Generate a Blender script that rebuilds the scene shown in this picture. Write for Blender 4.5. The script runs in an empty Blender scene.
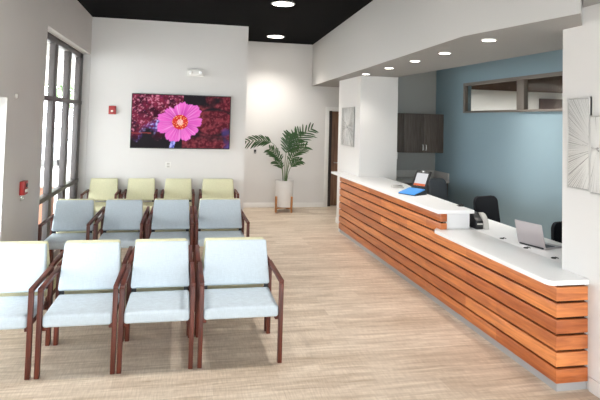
import bpy, bmesh, math, random
from mathutils import Vector, Matrix, noise
random.seed(7)
S = bpy.context.scene
C = bpy.context.collection
PI = math.pi

# ------------------------------------------------------------------ materials
def new_mat(name):
    m = bpy.data.materials.new(name); m.use_nodes = True
    nt = m.node_tree; b = nt.nodes['Principled BSDF']
    return m, nt, b
def setp(b, **k):
    for n, v in k.items():
        n = n.replace('_', ' ')
        if n in b.inputs: b.inputs[n].default_value = v
def c4(c): return (c[0], c[1], c[2], 1)
def mat(name, col, rough=.5, metal=0, spec=.5, var=0.0, scale=8, bump=0, bscale=60, stretch=(1, 1, 1), coat=0, sheen=0):
    """plain procedural material: base colour with optional noise variation and bump"""
    m, nt, b = new_mat(name)
    setp(b, Base_Color=c4(col), Roughness=rough, Metallic=metal, Specular_IOR_Level=spec, Coat_Weight=coat)
    if var or bump:
        tc = nt.nodes.new('ShaderNodeTexCoord'); mp = nt.nodes.new('ShaderNodeMapping')
        mp.inputs['Scale'].default_value = stretch
        nt.links.new(tc.outputs['Object'], mp.inputs['Vector'])
    if var:
        n = nt.nodes.new('ShaderNodeTexNoise'); n.inputs['Scale'].default_value = scale; n.inputs['Detail'].default_value = 5
        nt.links.new(mp.outputs[0], n.inputs['Vector'])
        mx = nt.nodes.new('ShaderNodeMix'); mx.data_type = 'RGBA'
        mx.inputs[6].default_value = c4([max(0, x*(1-var)) for x in col]); mx.inputs[7].default_value = c4([min(1, x*(1+var)) for x in col])
        nt.links.new(n.outputs[0], mx.inputs[0]); nt.links.new(mx.outputs[2], b.inputs['Base Color'])
    if bump:
        n2 = nt.nodes.new('ShaderNodeTexNoise'); n2.inputs['Scale'].default_value = bscale; n2.inputs['Detail'].default_value = 3
        nt.links.new(mp.outputs[0], n2.inputs['Vector'])
        bp = nt.nodes.new('ShaderNodeBump'); bp.inputs['Strength'].default_value = bump; bp.inputs['Distance'].default_value = .004
        nt.links.new(n2.outputs[0], bp.inputs['Height']); nt.links.new(bp.outputs[0], b.inputs['Normal'])
    return m
def fabric(name, col, fac=.06):
    m, nt, b = new_mat(name)
    setp(b, Roughness=.75, Specular_IOR_Level=.3)
    tc = nt.nodes.new('ShaderNodeTexCoord')
    hs = []
    for sc in ((40, 40, 900), (900, 40, 40)):
        mp = nt.nodes.new('ShaderNodeMapping'); mp.inputs['Scale'].default_value = sc
        nt.links.new(tc.outputs['Object'], mp.inputs['Vector'])
        n = nt.nodes.new('ShaderNodeTexNoise'); n.inputs['Scale'].default_value = .6; n.inputs['Detail'].default_value = 2
        nt.links.new(mp.outputs[0], n.inputs['Vector']); hs.append(n)
    ad = nt.nodes.new('ShaderNodeMath'); ad.operation = 'MULTIPLY'
    nt.links.new(hs[0].outputs[0], ad.inputs[0]); nt.links.new(hs[1].outputs[0], ad.inputs[1])
    r = nt.nodes.new('ShaderNodeMapRange'); r.inputs[1].default_value = .1; r.inputs[2].default_value = .4
    nt.links.new(ad.outputs[0], r.inputs[0])
    mx = nt.nodes.new('ShaderNodeMix'); mx.data_type = 'RGBA'
    mx.inputs[6].default_value = c4([x*(1-fac*2) for x in col]); mx.inputs[7].default_value = c4([min(1, x*(1+fac)) for x in col])
    nt.links.new(r.outputs[0], mx.inputs[0]); nt.links.new(mx.outputs[2], b.inputs['Base Color'])
    bp = nt.nodes.new('ShaderNodeBump'); bp.inputs['Strength'].default_value = .25; bp.inputs['Distance'].default_value = .002
    nt.links.new(r.outputs[0], bp.inputs['Height']); nt.links.new(bp.outputs[0], b.inputs['Normal'])
    return m
def wood(name, dark, light, axis='Y', scale=3.0, rough=.4, boards=None, coat=0, tint=None):
    m, nt, b = new_mat(name)
    setp(b, Roughness=rough, Coat_Weight=coat)
    tc = nt.nodes.new('ShaderNodeTexCoord'); mp = nt.nodes.new('ShaderNodeMapping')
    st = {'X': (1, 14, 14), 'Y': (1.6, 1, 14), 'Z': (14, 14, 1)}[axis]
    mp.inputs['Scale'].default_value = st
    nt.links.new(tc.outputs['Object'], mp.inputs['Vector'])
    n = nt.nodes.new('ShaderNodeTexNoise'); n.inputs['Scale'].default_value = scale; n.inputs['Detail'].default_value = 6; n.inputs['Distortion'].default_value = .6
    nt.links.new(mp.outputs[0], n.inputs['Vector'])
    cr = nt.nodes.new('ShaderNodeValToRGB')
    cr.color_ramp.elements[0].position = .32; cr.color_ramp.elements[0].color = c4(dark)
    cr.color_ramp.elements[1].position = .72; cr.color_ramp.elements[1].color = c4(light)
    nt.links.new(n.outputs[0], cr.inputs[0]); out = cr.outputs[0]
    if boards:
        L, Hh, z0 = boards
        sx = nt.nodes.new('ShaderNodeSeparateXYZ'); nt.links.new(tc.outputs['Object'], sx.inputs[0])
        sub = nt.nodes.new('ShaderNodeMath'); sub.operation = 'ADD'; sub.inputs[1].default_value = -z0
        nt.links.new(sx.outputs[2], sub.inputs[0])
        cb = nt.nodes.new('ShaderNodeCombineXYZ'); nt.links.new(sx.outputs[1], cb.inputs[0]); nt.links.new(sub.outputs[0], cb.inputs[1])
        br = nt.nodes.new('ShaderNodeTexBrick'); br.inputs['Scale'].default_value = 1; br.inputs['Mortar Size'].default_value = 0.0
        br.inputs['Brick Width'].default_value = L; br.inputs['Row Height'].default_value = Hh; br.offset = .37; br.squash = 1.0
        br.inputs['Color1'].default_value = (0.0, 0.0, 0.0, 1); br.inputs['Color2'].default_value = (1, 1, 1, 1)
        nt.links.new(cb.outputs[0], br.inputs['Vector'])
        mx = nt.nodes.new('ShaderNodeMix'); mx.data_type = 'RGBA'
        mx.inputs[6].default_value = c4((.80, .70, .62)); mx.inputs[7].default_value = c4((1.25, 1.4, 1.5))
        nt.links.new(br.outputs['Color'], mx.inputs[0])
        ml = nt.nodes.new('ShaderNodeMix'); ml.data_type = 'RGBA'; ml.blend_type = 'MULTIPLY'; ml.inputs[0].default_value = 1
        nt.links.new(out, ml.inputs[6]); nt.links.new(mx.outputs[2], ml.inputs[7]); out = ml.outputs[2]
    nt.links.new(out, b.inputs['Base Color'])
    bp = nt.nodes.new('ShaderNodeBump'); bp.inputs['Strength'].default_value = .1; bp.inputs['Distance'].default_value = .002
    nt.links.new(n.outputs[0], bp.inputs['Height']); nt.links.new(bp.outputs[0], b.inputs['Normal'])
    return m
def emis(name, col, s):
    m = bpy.data.materials.new(name); m.use_nodes = True; nt = m.node_tree
    nt.nodes.remove(nt.nodes['Principled BSDF'])
    e = nt.nodes.new('ShaderNodeEmission'); e.inputs[0].default_value = c4(col); e.inputs[1].default_value = s
    nt.links.new(e.outputs[0], nt.nodes['Material Output'].inputs[0])
    return m
def glass_mat(name, tint=(1, 1, 1), refl=.08):
    m = bpy.data.materials.new(name); m.use_nodes = True; nt = m.node_tree
    nt.nodes.remove(nt.nodes['Principled BSDF'])
    t = nt.nodes.new('ShaderNodeBsdfTransparent'); t.inputs[0].default_value = c4(tint)
    g = nt.nodes.new('ShaderNodeBsdfGlossy'); g.inputs['Roughness'].default_value = .02
    mx = nt.nodes.new('ShaderNodeMixShader'); mx.inputs[0].default_value = refl
    nt.links.new(t.outputs[0], mx.inputs[1]); nt.links.new(g.outputs[0], mx.inputs[2])
    nt.links.new(mx.outputs[0], nt.nodes['Material Output'].inputs[0])
    return m
def floor_mat():
    m, nt, b = new_mat('vinyl_plank_floor')
    setp(b, Roughness=.42, Specular_IOR_Level=.4)
    tc = nt.nodes.new('ShaderNodeTexCoord')
    br = nt.nodes.new('ShaderNodeTexBrick'); br.inputs['Scale'].default_value = 1
    br.inputs['Brick Width'].default_value = 1.22; br.inputs['Row Height'].default_value = .18; br.offset = .41
    br.inputs['Mortar Size'].default_value = .0012; br.inputs['Mortar Smooth'].default_value = .3
    br.inputs['Color1'].default_value = c4((.64, .54, .43)); br.inputs['Color2'].default_value = c4((.78, .69, .58)); br.inputs['Mortar'].default_value = c4((.52, .43, .34))
    nt.links.new(tc.outputs['Object'], br.inputs['Vector'])
    mp = nt.nodes.new('ShaderNodeMapping'); mp.inputs['Scale'].default_value = (1.2, 13, 1)
    nt.links.new(tc.outputs['Object'], mp.inputs['Vector'])
    n = nt.nodes.new('ShaderNodeTexNoise'); n.inputs['Scale'].default_value = 1.6; n.inputs['Detail'].default_value = 8; n.inputs['Roughness'].default_value = .65; n.inputs['Distortion'].default_value = .8
    nt.links.new(mp.outputs[0], n.inputs['Vector'])
    cr = nt.nodes.new('ShaderNodeValToRGB'); e = cr.color_ramp.elements
    e[0].position = .3; e[0].color = (.68, .61, .54, 1); e[1].position = .68; e[1].color = (1.12, 1.12, 1.12, 1)
    nt.links.new(n.outputs[0], cr.inputs[0])
    mp2 = nt.nodes.new('ShaderNodeMapping'); mp2.inputs['Scale'].default_value = (60, 6, 1)
    nt.links.new(tc.outputs['Object'], mp2.inputs['Vector'])
    n2 = nt.nodes.new('ShaderNodeTexNoise'); n2.inputs['Scale'].default_value = 1.5; n2.inputs['Detail'].default_value = 3
    nt.links.new(mp2.outputs[0], n2.inputs['Vector'])
    cr2 = nt.nodes.new('ShaderNodeValToRGB'); e = cr2.color_ramp.elements
    e[0].position = .35; e[0].color = (.9, .88, .86, 1); e[1].position = .65; e[1].color = (1.06, 1.06, 1.06, 1)
    nt.links.new(n2.outputs[0], cr2.inputs[0])
    ml = nt.nodes.new('ShaderNodeMix'); ml.data_type = 'RGBA'; ml.blend_type = 'MULTIPLY'; ml.inputs[0].default_value = 1
    nt.links.new(br.outputs[0], ml.inputs[6]); nt.links.new(cr.outputs[0], ml.inputs[7])
    ml2 = nt.nodes.new('ShaderNodeMix'); ml2.data_type = 'RGBA'; ml2.blend_type = 'MULTIPLY'; ml2.inputs[0].default_value = 1
    nt.links.new(ml.outputs[2], ml2.inputs[6]); nt.links.new(cr2.outputs[0], ml2.inputs[7])
    nt.links.new(ml2.outputs[2], b.inputs['Base Color'])
    bp = nt.nodes.new('ShaderNodeBump'); bp.inputs['Strength'].default_value = .15; bp.inputs['Distance'].default_value = .003
    nt.links.new(n.outputs[0], bp.inputs['Height']); nt.links.new(bp.outputs[0], b.inputs['Normal'])
    return m

M = {}
M['wall'] = mat('wall_paint_warm_white', (.715, .70, .685), .6, bump=.08, bscale=180, var=.015, scale=2)
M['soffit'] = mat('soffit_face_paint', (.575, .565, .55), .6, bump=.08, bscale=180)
M['soffit_shade'] = mat('soffit_underside_shade_grey', (.31, .30, .285), .65, bump=.08, bscale=180)  # darker copy of the soffit paint, shade put into the colour
M['white_trim'] = mat('white_trim_paint', (.82, .81, .79), .4)
M['blue'] = mat('wall_paint_slate_blue', (.27, .375, .43), .85, spec=.15, bump=.08, bscale=180, var=.03, scale=1.5)
M['grey_wall'] = mat('wall_paint_grey', (.42, .42, .40), .6, bump=.08, bscale=180)
M['black_ceiling'] = mat('ceiling_black', (.0016, .0016, .0018), .9, spec=.08)
M['floor'] = floor_mat()
M['fab_blue'] = fabric('fabric_pale_blue_grey', (.57, .65, .71))
M['fab_green'] = fabric('fabric_pale_sage_green', (.74, .73, .50))
M['cherry'] = wood('cherry_wood_frame', (.055, .010, .005), (.16, .030, .012), 'Z', 4, .5)
M['cherry_y'] = wood('cherry_wood_arm', (.055, .010, .005), (.16, .030, .012), 'Y', 4, .5)
M['black'] = mat('black_plastic', (.012, .012, .014), .4)
M['black_mesh'] = mat('black_mesh_fabric', (.008, .009, .012), .8, spec=.2, bump=.4, bscale=400)
M['bronze'] = mat('window_frame_bronze', (.085, .075, .075), .45, var=.05)
M['slat'] = wood('cedar_slat_wood', (.40, .11, .034), (.68, .225, .065), 'Y', 2.2, .38, boards=(1.45, .1195, .062), coat=.15)
M['backing'] = mat('black_backing_board', (.004, .003, .003), .95, spec=.1)
M['quartz'] = mat('white_quartz', (.87, .87, .87), .35, var=.03, scale=220, coat=.2)
M['panel_white'] = mat('white_laminate', (.78, .78, .79), .35, var=.02, scale=90)
M['kick'] = mat('brushed_aluminium_kick', (.46, .46, .47), .45, .4)
M['cab'] = wood('dark_grey_brown_laminate', (.085, .066, .055), (.155, .125, .105), 'Z', 3, .5)
M['stone'] = mat('grey_speckled_stone', (.62, .60, .57), .3, var=.15, scale=150)
M['nickel'] = mat('brushed_nickel', (.55, .54, .52), .3, .9)
M['pot'] = mat('white_glazed_ceramic', (.87, .86, .85), .25, bump=.05, bscale=20)
M['soil'] = mat('potting_soil', (.035, .022, .014), .9, var=.4, scale=60, bump=.6)
M['stand_wood'] = wood('teak_stand_wood', (.40, .16, .05), (.66, .32, .13), 'Z', 5, .4)
M['leaf'] = mat('palm_leaf_green', (.035, .10, .03), .4, var=.5, scale=14)
M['stem'] = mat('palm_stem_green', (.09, .16, .045), .5, var=.3, scale=20)
M['red'] = mat('red_plastic', (.38, .02, .02), .4)
M['clear'] = glass_mat('clear_plastic', (.9, .9, .88), .2)
M['white_plastic'] = mat('white_plastic', (.80, .79, .76), .35)
M['lens'] = mat('frosted_lens', (.9, .88, .82), .15)
M['glass'] = glass_mat('window_glass', (.95, .97, .97), .05)
M['silver'] = mat('silver_laptop_shell', (.50, .46, .47), .35, .55)
M['keys'] = mat('laptop_keyboard_grey', (.045, .045, .055), .5)
M['blue_cover'] = mat('bright_blue_cover', (.06, .30, .75), .45)
M['grey_leather'] = mat('charcoal_grey_vinyl', (.075, .08, .09), .3)
M['light_grey'] = mat('light_grey_plastic', (.55, .53, .50), .4)
M['door_wood'] = wood('brown_door_wood', (.20, .10, .06), (.36, .20, .12), 'Z', 2, .4)
M['taupe'] = mat('taupe_window_frame', (.19, .165, .145), .5)
M['walnut'] = wood('walnut_ceiling_boards', (.030, .014, .007), (.055, .027, .014), 'X', 2, 1.0)
M['walnut'].node_tree.nodes['Principled BSDF'].inputs['Specular IOR Level'].default_value = .05
M['red_brown'] = wood('red_brown_door', (.05, .022, .016), (.09, .04, .028), 'Z', 2, .45)
M['lamp'] = emis('downlight_diffuser', (1.0, .93, .84), 14)
M['lamp_small'] = emis('small_downlight_diffuser', (1.0, .95, .88), 9)
M['lamp_trim'] = mat('downlight_white_ring', (.8, .8, .78), .4)
M['art_field'] = mat('pearl_grey_art_field', (.40, .39, .375), .6, .0, var=.08, scale=10, bump=.2, bscale=90)
M['art_ray'] = mat('pale_silver_thread', (.68, .67, .65), .6, .0)
M['art_dark'] = mat('dark_grey_thread', (.10, .09, .08), .5)
M['art_frame'] = mat('thin_pale_frame', (.60, .59, .57), .4, .1)
M['concrete'] = mat('pale_concrete', (.62, .60, .57), .8, var=.08, scale=2)
M['asphalt'] = mat('light_asphalt', (.32, .32, .32), .9, var=.1, scale=4)
M['tree_leaf'] = mat('tree_foliage', (.22, .30, .17), .7, var=.4, scale=5)
M['bark'] = mat('tree_bark', (.12, .09, .07), .9, var=.3, scale=10)
M['car_paint'] = mat('silver_car_paint', (.42, .44, .46), .25, .6, coat=.5)
M['rubber'] = mat('black_rubber', (.02, .02, .02), .8)
M['brick'] = mat('orange_brick', (.55, .25, .16), .8, var=.2, scale=12)

# ------------------------------------------------------------------ mesh helpers
ORG = {}
def B(): return bmesh.new()
def merge(bm, src):
    me = bpy.data.meshes.new('tmp'); src.to_mesh(me); bm.from_mesh(me); bpy.data.meshes.remove(me); src.free()
def bx(bm, x0, x1, y0, y1, z0, z1, bev=0, seg=2, mtx=None):
    t = bmesh.new(); bmesh.ops.create_cube(t, size=1)
    for v in t.verts:
        v.co = Vector(((x0+x1)/2+v.co.x*(x1-x0), (y0+y1)/2+v.co.y*(y1-y0), (z0+z1)/2+v.co.z*(z1-z0)))
    if bev: bmesh.ops.bevel(t, geom=list(t.edges), offset=bev, segments=seg, profile=.5, affect='EDGES')
    if mtx: bmesh.ops.transform(t, matrix=mtx, verts=t.verts)
    merge(bm, t); return bm
def prism(bm, pts, z0, z1, bev=0, axis='Z', mtx=None):
    """extrude a 2-D outline: axis Z -> (x,y), X -> (y,z), Y -> (x,z)"""
    t = bmesh.new()
    def P(a, b, c):
        return {'Z': (a, b, c), 'X': (c, a, b), 'Y': (a, c, b)}[axis]
    lo = [t.verts.new(P(a, b, z0)) for a, b in pts]; hi = [t.verts.new(P(a, b, z1)) for a, b in pts]
    n = len(pts)
    t.faces.new(lo); t.faces.new(hi)
    for i in range(n): t.faces.new((lo[i], lo[(i+1) % n], hi[(i+1) % n], hi[i]))
    bmesh.ops.recalc_face_normals(t, faces=t.faces)
    if bev: bmesh.ops.bevel(t, geom=list(t.edges), offset=bev, segments=2, profile=.5, affect='EDGES')
    if mtx: bmesh.ops.transform(t, matrix=mtx, verts=t.verts)
    merge(bm, t); return bm
def lathe(bm, prof, seg=32, c=(0, 0, 0), mtx=None, caps=True):
    t = bmesh.new(); rings = []
    for r, z in prof:
        rings.append([t.verts.new((c[0]+r*math.cos(2*PI*k/seg), c[1]+r*math.sin(2*PI*k/seg), c[2]+z)) for k in range(seg)])
    for a, b in zip(rings, rings[1:]):
        for k in range(seg): t.faces.new((a[k], a[(k+1) % seg], b[(k+1) % seg], b[k]))
    if caps:
        t.faces.new(rings[0][::-1]); t.faces.new(rings[-1])
    bmesh.ops.recalc_face_normals(t, faces=t.faces)
    if mtx: bmesh.ops.transform(t, matrix=mtx, verts=t.verts)
    merge(bm, t); return bm
def tube(bm, pts, r, seg=8, r1=None):
    t = bmesh.new(); pts = [Vector(p) for p in pts]; rings = []; n = len(pts)
    for i, p in enumerate(pts):
        d = (pts[min(i+1, n-1)]-pts[max(i-1, 0)]).normalized()
        a = d.cross(Vector((0, 0, 1))) if abs(d.z) < .95 else d.cross(Vector((1, 0, 0)))
        a.normalize(); b = d.cross(a)
        rr = r if r1 is None else r+(r1-r)*i/(n-1)
        rings.append([t.verts.new(p+a*rr*math.cos(2*PI*k/seg)+b*rr*math.sin(2*PI*k/seg)) for k in range(seg)])
    for a, b in zip(rings, rings[1:]):
        for k in range(seg): t.faces.new((a[k], a[(k+1) % seg], b[(k+1) % seg], b[k]))
    t.faces.new(rings[0][::-1]); t.faces.new(rings[-1])
    bmesh.ops.recalc_face_normals(t, faces=t.faces)
    merge(bm, t); return bm
def obj(name, bm, m, parent=None, label=None):
    if parent is not None:
        o0 = ORG.get(parent.name, Vector((0, 0, 0)))
        bmesh.ops.translate(bm, verts=bm.verts, vec=-o0)
    for f in bm.faces: f.smooth = True
    for e in bm.edges:
        if len(e.link_faces) == 2:
            if e.calc_face_angle(0) > math.radians(38): e.smooth = False
        else: e.smooth = False
    me = bpy.data.meshes.new(name); bm.to_mesh(me); bm.free()
    for mm in (m if isinstance(m, list) else [m]): me.materials.append(mm)
    o = bpy.data.objects.new(name, me); C.objects.link(o)
    if parent is not None:
        o.parent = parent; ORG[o.name] = ORG.get(parent.name, Vector((0, 0, 0)))
    if label: o['label'] = label
    return o
def thing(name, label, cat, loc=(0, 0, 0), group=None):
    o = bpy.data.objects.new(name, None); C.objects.link(o)
    o.location = loc; o['label'] = label; o['category'] = cat
    o.empty_display_size = .1
    if group: o['group'] = group
    ORG[o.name] = Vector(loc)
    return o
def tag(o, label, cat, group=None, kind=None):
    o['label'] = label; o['category'] = cat
    if group: o['group'] = group
    if kind: o['kind'] = kind
    return o
def struct(name, bm, m, parent=None):
    o = obj(name, bm, m, parent)
    if parent is None: o['kind'] = 'structure'
    return o
def place(o, loc):
    """top-level single mesh built in world coordinates: move its origin to its base"""
    loc = Vector(loc)
    for v in o.data.vertices: v.co -= loc
    o.location = loc
    return o
def dup(root, loc, rotz, label, group=None):
    r = root.copy(); C.objects.link(r); r.location = loc; r.rotation_euler = (0, 0, rotz)
    r['label'] = label
    if group: r['group'] = group
    for ch in list(root.children):
        c = ch.copy(); C.objects.link(c); c.parent = r
        for g in list(ch.children):
            d = g.copy(); C.objects.link(d); d.parent = c
    return r

# ------------------------------------------------------------------ main dimensions
H = 3.707          # black ceiling
Y1 = 10.22         # television wall
Y2 = 12.145        # far wall
SO = 2.755         # underside of the soffit over the desk
AX = 4.69          # art wall plane
BXW = 6.5          # blue wall plane
YB = 9.93          # grey wall behind reception
YR = -2.6          # rear wall behind the camera

# ------------------------------------------------------------------ room shell
struct('floor', bx(B(), -.3, 10.6, YR-.2, 14, -.1, 0), M['floor'])
struct('ceiling', bx(B(), -.3, 4.9, YR-.2, 12.6, H, H+.12), M['black_ceiling'])
# left wall with two openings
W1 = (7.1, 10.2, .08, 3.03)
W2 = (3.9, 5.69, .02, 2.1)
W4 = (-1.9, -.4, .02, 2.1)
b = B()
T = .26
ys = [(YR-.2, W4[0]), (W4[1], W2[0]), (W2[1], W1[0]), (W1[1], 12.6)]
for a, c in ys: bx(b, -T, 0, a, c, 0, H)
for w in (W1, W2, W4):
    bx(b, -T, 0, w[0], w[1], w[3], H)
    bx(b, -T, 0, w[0], w[1], 0, w[2])
struct('wall_left', b, M['wall'])
struct('wall_television', bx(B(), 0, 2.797, Y1, Y2+.3, 0, H), M['wall'])
# far wall with door opening
b = B()
bx(b, 2.797, 4.93, Y2, Y2+.3, 0, H); bx(b, 4.93, 5.85, Y2, Y2+.3, 2.2, H); bx(b, 5.85, 7.0, Y2, Y2+.3, 0, H)
struct('wall_far', b, M['wall'])
struct('wall_light_stop', bx(B(), 2.797, 7.0, Y2+.3, Y2+.4, 0, H), M['wall'])  # added backing, stops sky light leaking around the door
struct('wall_corridor_end', bx(B(), 6.84, 7.0, 10.3, Y2, 0, H), M['wall'])
# wall block that the desk dies into
struct('wall_block', bx(B(), 4.62, 5.3, 8.94, 10.28, 0, 3.3), M['wall'])
struct('wall_grey', bx(B(), 5.3, BXW+.34, YB, 10.28, 0, 3.4), M['grey_wall'])
# blue wall with clerestory opening
CW = (5.2, 8.83, 2.165, 2.69)
b = B()
bx(b, BXW, BXW+.14, 2.6, CW[0], 0, 3.4); bx(b, BXW, BXW+.14, CW[1], YB, 0, 3.4)
bx(b, BXW, BXW+.14, CW[0], CW[1], 0, CW[2]); bx(b, BXW, BXW+.14, CW[0], CW[1], CW[3], 3.4)
struct('wall_blue', b, M['blue'])
b = B(); bx(b, AX, AX+.17, YR, 3.912, 0, H); bx(b, AX+.17, BXW, 3.75, 3.912, 0, 3.4)
struct('wall_art', b, M['wall'])
# rear wall with a wide shop window
RW = (.5, 4.2, .1, 3.2)
b = B()
bx(b, -T, RW[0], YR-.2, YR, 0, H); bx(b, RW[1], AX+.2, YR-.2, YR, 0, H)
bx(b, RW[0], RW[1], YR-.2, YR, RW[3], H); bx(b, RW[0], RW[1], YR-.2, YR, 0, RW[2])
struct('wall_rear', b, M['wall'])
# soffit box over the desk, with its slanting front and notch at the art wall
K = (4.115, 4.50); E_ = (4.36, 3.30); Wp = (AX, 3.69)
fx = 4.50
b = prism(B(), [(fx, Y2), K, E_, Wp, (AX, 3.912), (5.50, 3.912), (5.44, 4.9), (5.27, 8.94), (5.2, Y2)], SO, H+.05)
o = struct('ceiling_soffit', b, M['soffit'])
o.data.materials.append(M['soffit_shade'])
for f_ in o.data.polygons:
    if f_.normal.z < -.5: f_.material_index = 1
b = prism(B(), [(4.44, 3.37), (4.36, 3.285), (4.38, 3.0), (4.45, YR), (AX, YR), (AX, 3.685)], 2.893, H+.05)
struct('ceiling_soffit_near', b, M['soffit_shade'])
struct('ceiling_reception', bx(B(), 4.5, BXW+.14, 3.7, 12.4, 3.3, 3.42), M['wall'])
# room behind the clerestory window
struct('wall_back_room', bx(B(), BXW+.14, 10.6, 11.0, 11.15, 0, 2.95), M['white_trim'])
struct('ceiling_back_room', bx(B(), BXW+.14, 10.6, 3.6, 11.15, 2.745, 2.95), M['walnut'])
b = B(); bx(b, 10.5, 10.65, 3.6, 11.15, 0, 2.95); bx(b, BXW+.14, 10.6, 3.5, 3.6, 0, 2.95)
struct('wall_back_room_right', b, M['white_trim'])
struct('trim_4', bx(B(), 9.55, 10.49, 10.94, 11.0, 2.30, 2.60), M['red_brown'])
# baseboards
def baseboard(name, pts):
    b = B()
    for (x0, x1, y0, y1) in pts: bx(b, x0, x1, y0, y1, 0, .105, .004)
    struct(name, b, M['white_trim'])
baseboard('baseboard_television', [(0.01, 2.81, Y1-.014, Y1), (2.797, 2.811, Y1-.014, Y2-.014)])
baseboard('baseboard_far', [(2.811, 4.84, Y2-.014, Y2)])
baseboard('baseboard_art', [(AX-.014, AX, YR, 3.60)])
baseboard('baseboard_left', [(0, .014, W2[1], W1[0])])
baseboard('baseboard_block', [(4.606, 4.62, 9.33, 10.29)])
# far door
b = B(); bx(b, 4.84, 4.93, Y2-.02, Y2+.02, 0, 2.29, .004); bx(b, 5.85, 5.94, Y2-.02, Y2+.02, 0, 2.29, .004); bx(b, 4.93, 5.85, Y2-.02, Y2+.02, 2.2, 2.29, .004)
struct('trim_1', b, M['white_trim'])
d = struct('door_1', bx(B(), 5.03, 5.84, Y2+.18, Y2+.225, .01, 2.19, .003), M['door_wood'])
h = B(); tube(h, [(5.12, Y2+.18, 1.0), (5.12, Y2+.13, 1.0), (5.22, Y2+.125, 1.0)], .011)
obj('door_handle', h, M['nickel'], d)
struct('trim_2', bx(B(), 4.93, 5.03, Y2+.10, Y2+.26, 0, 2.2), mat('dark_door_reveal', (.05, .035, .03), .5))

# ------------------------------------------------------------------ windows on the left
def window(name, wl, mulls, rails, x0=-.20, x1=-.12, jamb=.1):
    y0, y1, z0, z1 = wl
    t = thing(name, 'x', 'x', (0, 0, 0)); del t['label']; del t['category']; t['kind'] = 'structure'
    b = B()
    bx(b, x0, x1, y0, y0+jamb, z0, z1, .004); bx(b, x0, x1, y1-jamb*2.6 if name == 'window_1' else y1-jamb, y1, z0, z1, .004)
    bx(b, x0, x1, y0, y1, z0, z0+.1, .004); bx(b, x0, x1, y0, y1, z1-.09, z1, .004)
    obj('window_frame', b, M['bronze'], t)
    for (a, c) in mulls: obj('mullion', bx(B(), x0, x1, a, c, z0+.1, z1-.09, .004), M['bronze'], t)
    for (a, c) in rails: obj('rail', bx(B(), x0-.01, x1+.012, y0+.02, y1-.02, a, c, .004), M['bronze'], t)
    obj('pane', bx(B(), (x0+x1)/2-.004-.03, (x0+x1)/2+.004-.03, y0+.03, y1-.03, z0+.05, z1-.05), M['glass'], t)
    return t
window('window_1', W1, [(8.10, 8.28), (9.03, 9.22)], [(2.135, 2.20), (.785, .85)])
window('window_2', W2, [], [])
window('window_3', W4, [], [])
# rear shop window
t = thing('window_4', 'x', 'x'); del t['label']; del t['category']; t['kind'] = 'structure'
b = B()
for x in (RW[0], 1.7, 2.9, RW[1]-.08): bx(b, x, x+.08, YR-.16, YR-.06, RW[2], RW[3])
for z in (RW[2], 2.2, RW[3]-.08): bx(b, RW[0], RW[1], YR-.16, YR-.06, z, z+.08)
obj('window_frame', b, M['bronze'], t)
obj('pane', bx(B(), RW[0]+.02, RW[1]-.02, YR-.12, YR-.112, RW[2]+.02, RW[3]-.02), M['glass'], t)
# clerestory window in the blue wall
t = thing('window_5', 'x', 'x'); del t['label']; del t['category']; t['kind'] = 'structure'
b = B(); y0, y1, z0, z1 = CW
fw = .05
bx(b, BXW-.02, BXW+.05, y1-fw, y1, z0, z1, .003); bx(b, BXW-.02, BXW+.05, y0, y0+fw, z0, z1, .003)
bx(b, BXW-.02, BXW+.05, y0+fw, y1-fw, z0, z0+.035, .003); bx(b, BXW-.02, BXW+.05, y0+fw, y1-fw, z1-.05, z1, .003)
obj('window_frame', b, M['taupe'], t)
obj('mullion', bx(B(), BXW-.02, BXW+.05, 7.06, 7.24, z0+.035, z1-.05, .003), M['taupe'], t)
obj('pane', bx(B(), BXW+.02, BXW+.028, y0+fw, y1-fw, z0+.03, z1-.04), M['glass'], t)

# ------------------------------------------------------------------ downlights
def downlight(name, x, y, z, r, m, label, group):
    t = thing(name, label, 'ceiling light', (x, y, z), group)
    b = B(); lathe(b, [(r*1.0, -.012), (r*1.14, -.012), (r*1.18, -.001), (r*1.0, -.001)], 40, (x, y, z), caps=False)
    obj('trim_ring', b, M['lamp_trim'], t)
    b = B(); lathe(b, [(r*1.0, -.010), (r*1.0, -.002)], 40, (x, y, z))
    obj('diffuser', b, m, t)
downlight('ceiling_downlight', 3.06, 8.01, H, .155, M['lamp'], 'large round white downlight in the black ceiling, nearer and higher in view', 'round downlights in the black ceiling')
downlight('ceiling_downlight', 3.48, 11.22, H, .165, M['lamp'], 'large round downlight in the black ceiling close to the far wall', 'round downlights in the black ceiling')
SL = [(4.571, 8.54, 'small recessed soffit light beside the wall block, farthest of five'),
      (4.547, 7.44, 'small recessed soffit light, second farthest of the five'),
      (4.516, 6.46, 'small recessed soffit light, middle one of the five'),
      (4.492, 5.60, 'small recessed soffit light, second nearest of the five'),
      (4.424, 4.583, 'small recessed soffit light, nearest one, by the bend of the soffit')]
for x, y, l in SL:
    downlight('soffit_light', x, y, SO, .060, M['lamp_small'], l, 'small recessed lights in the soffit')

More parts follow.
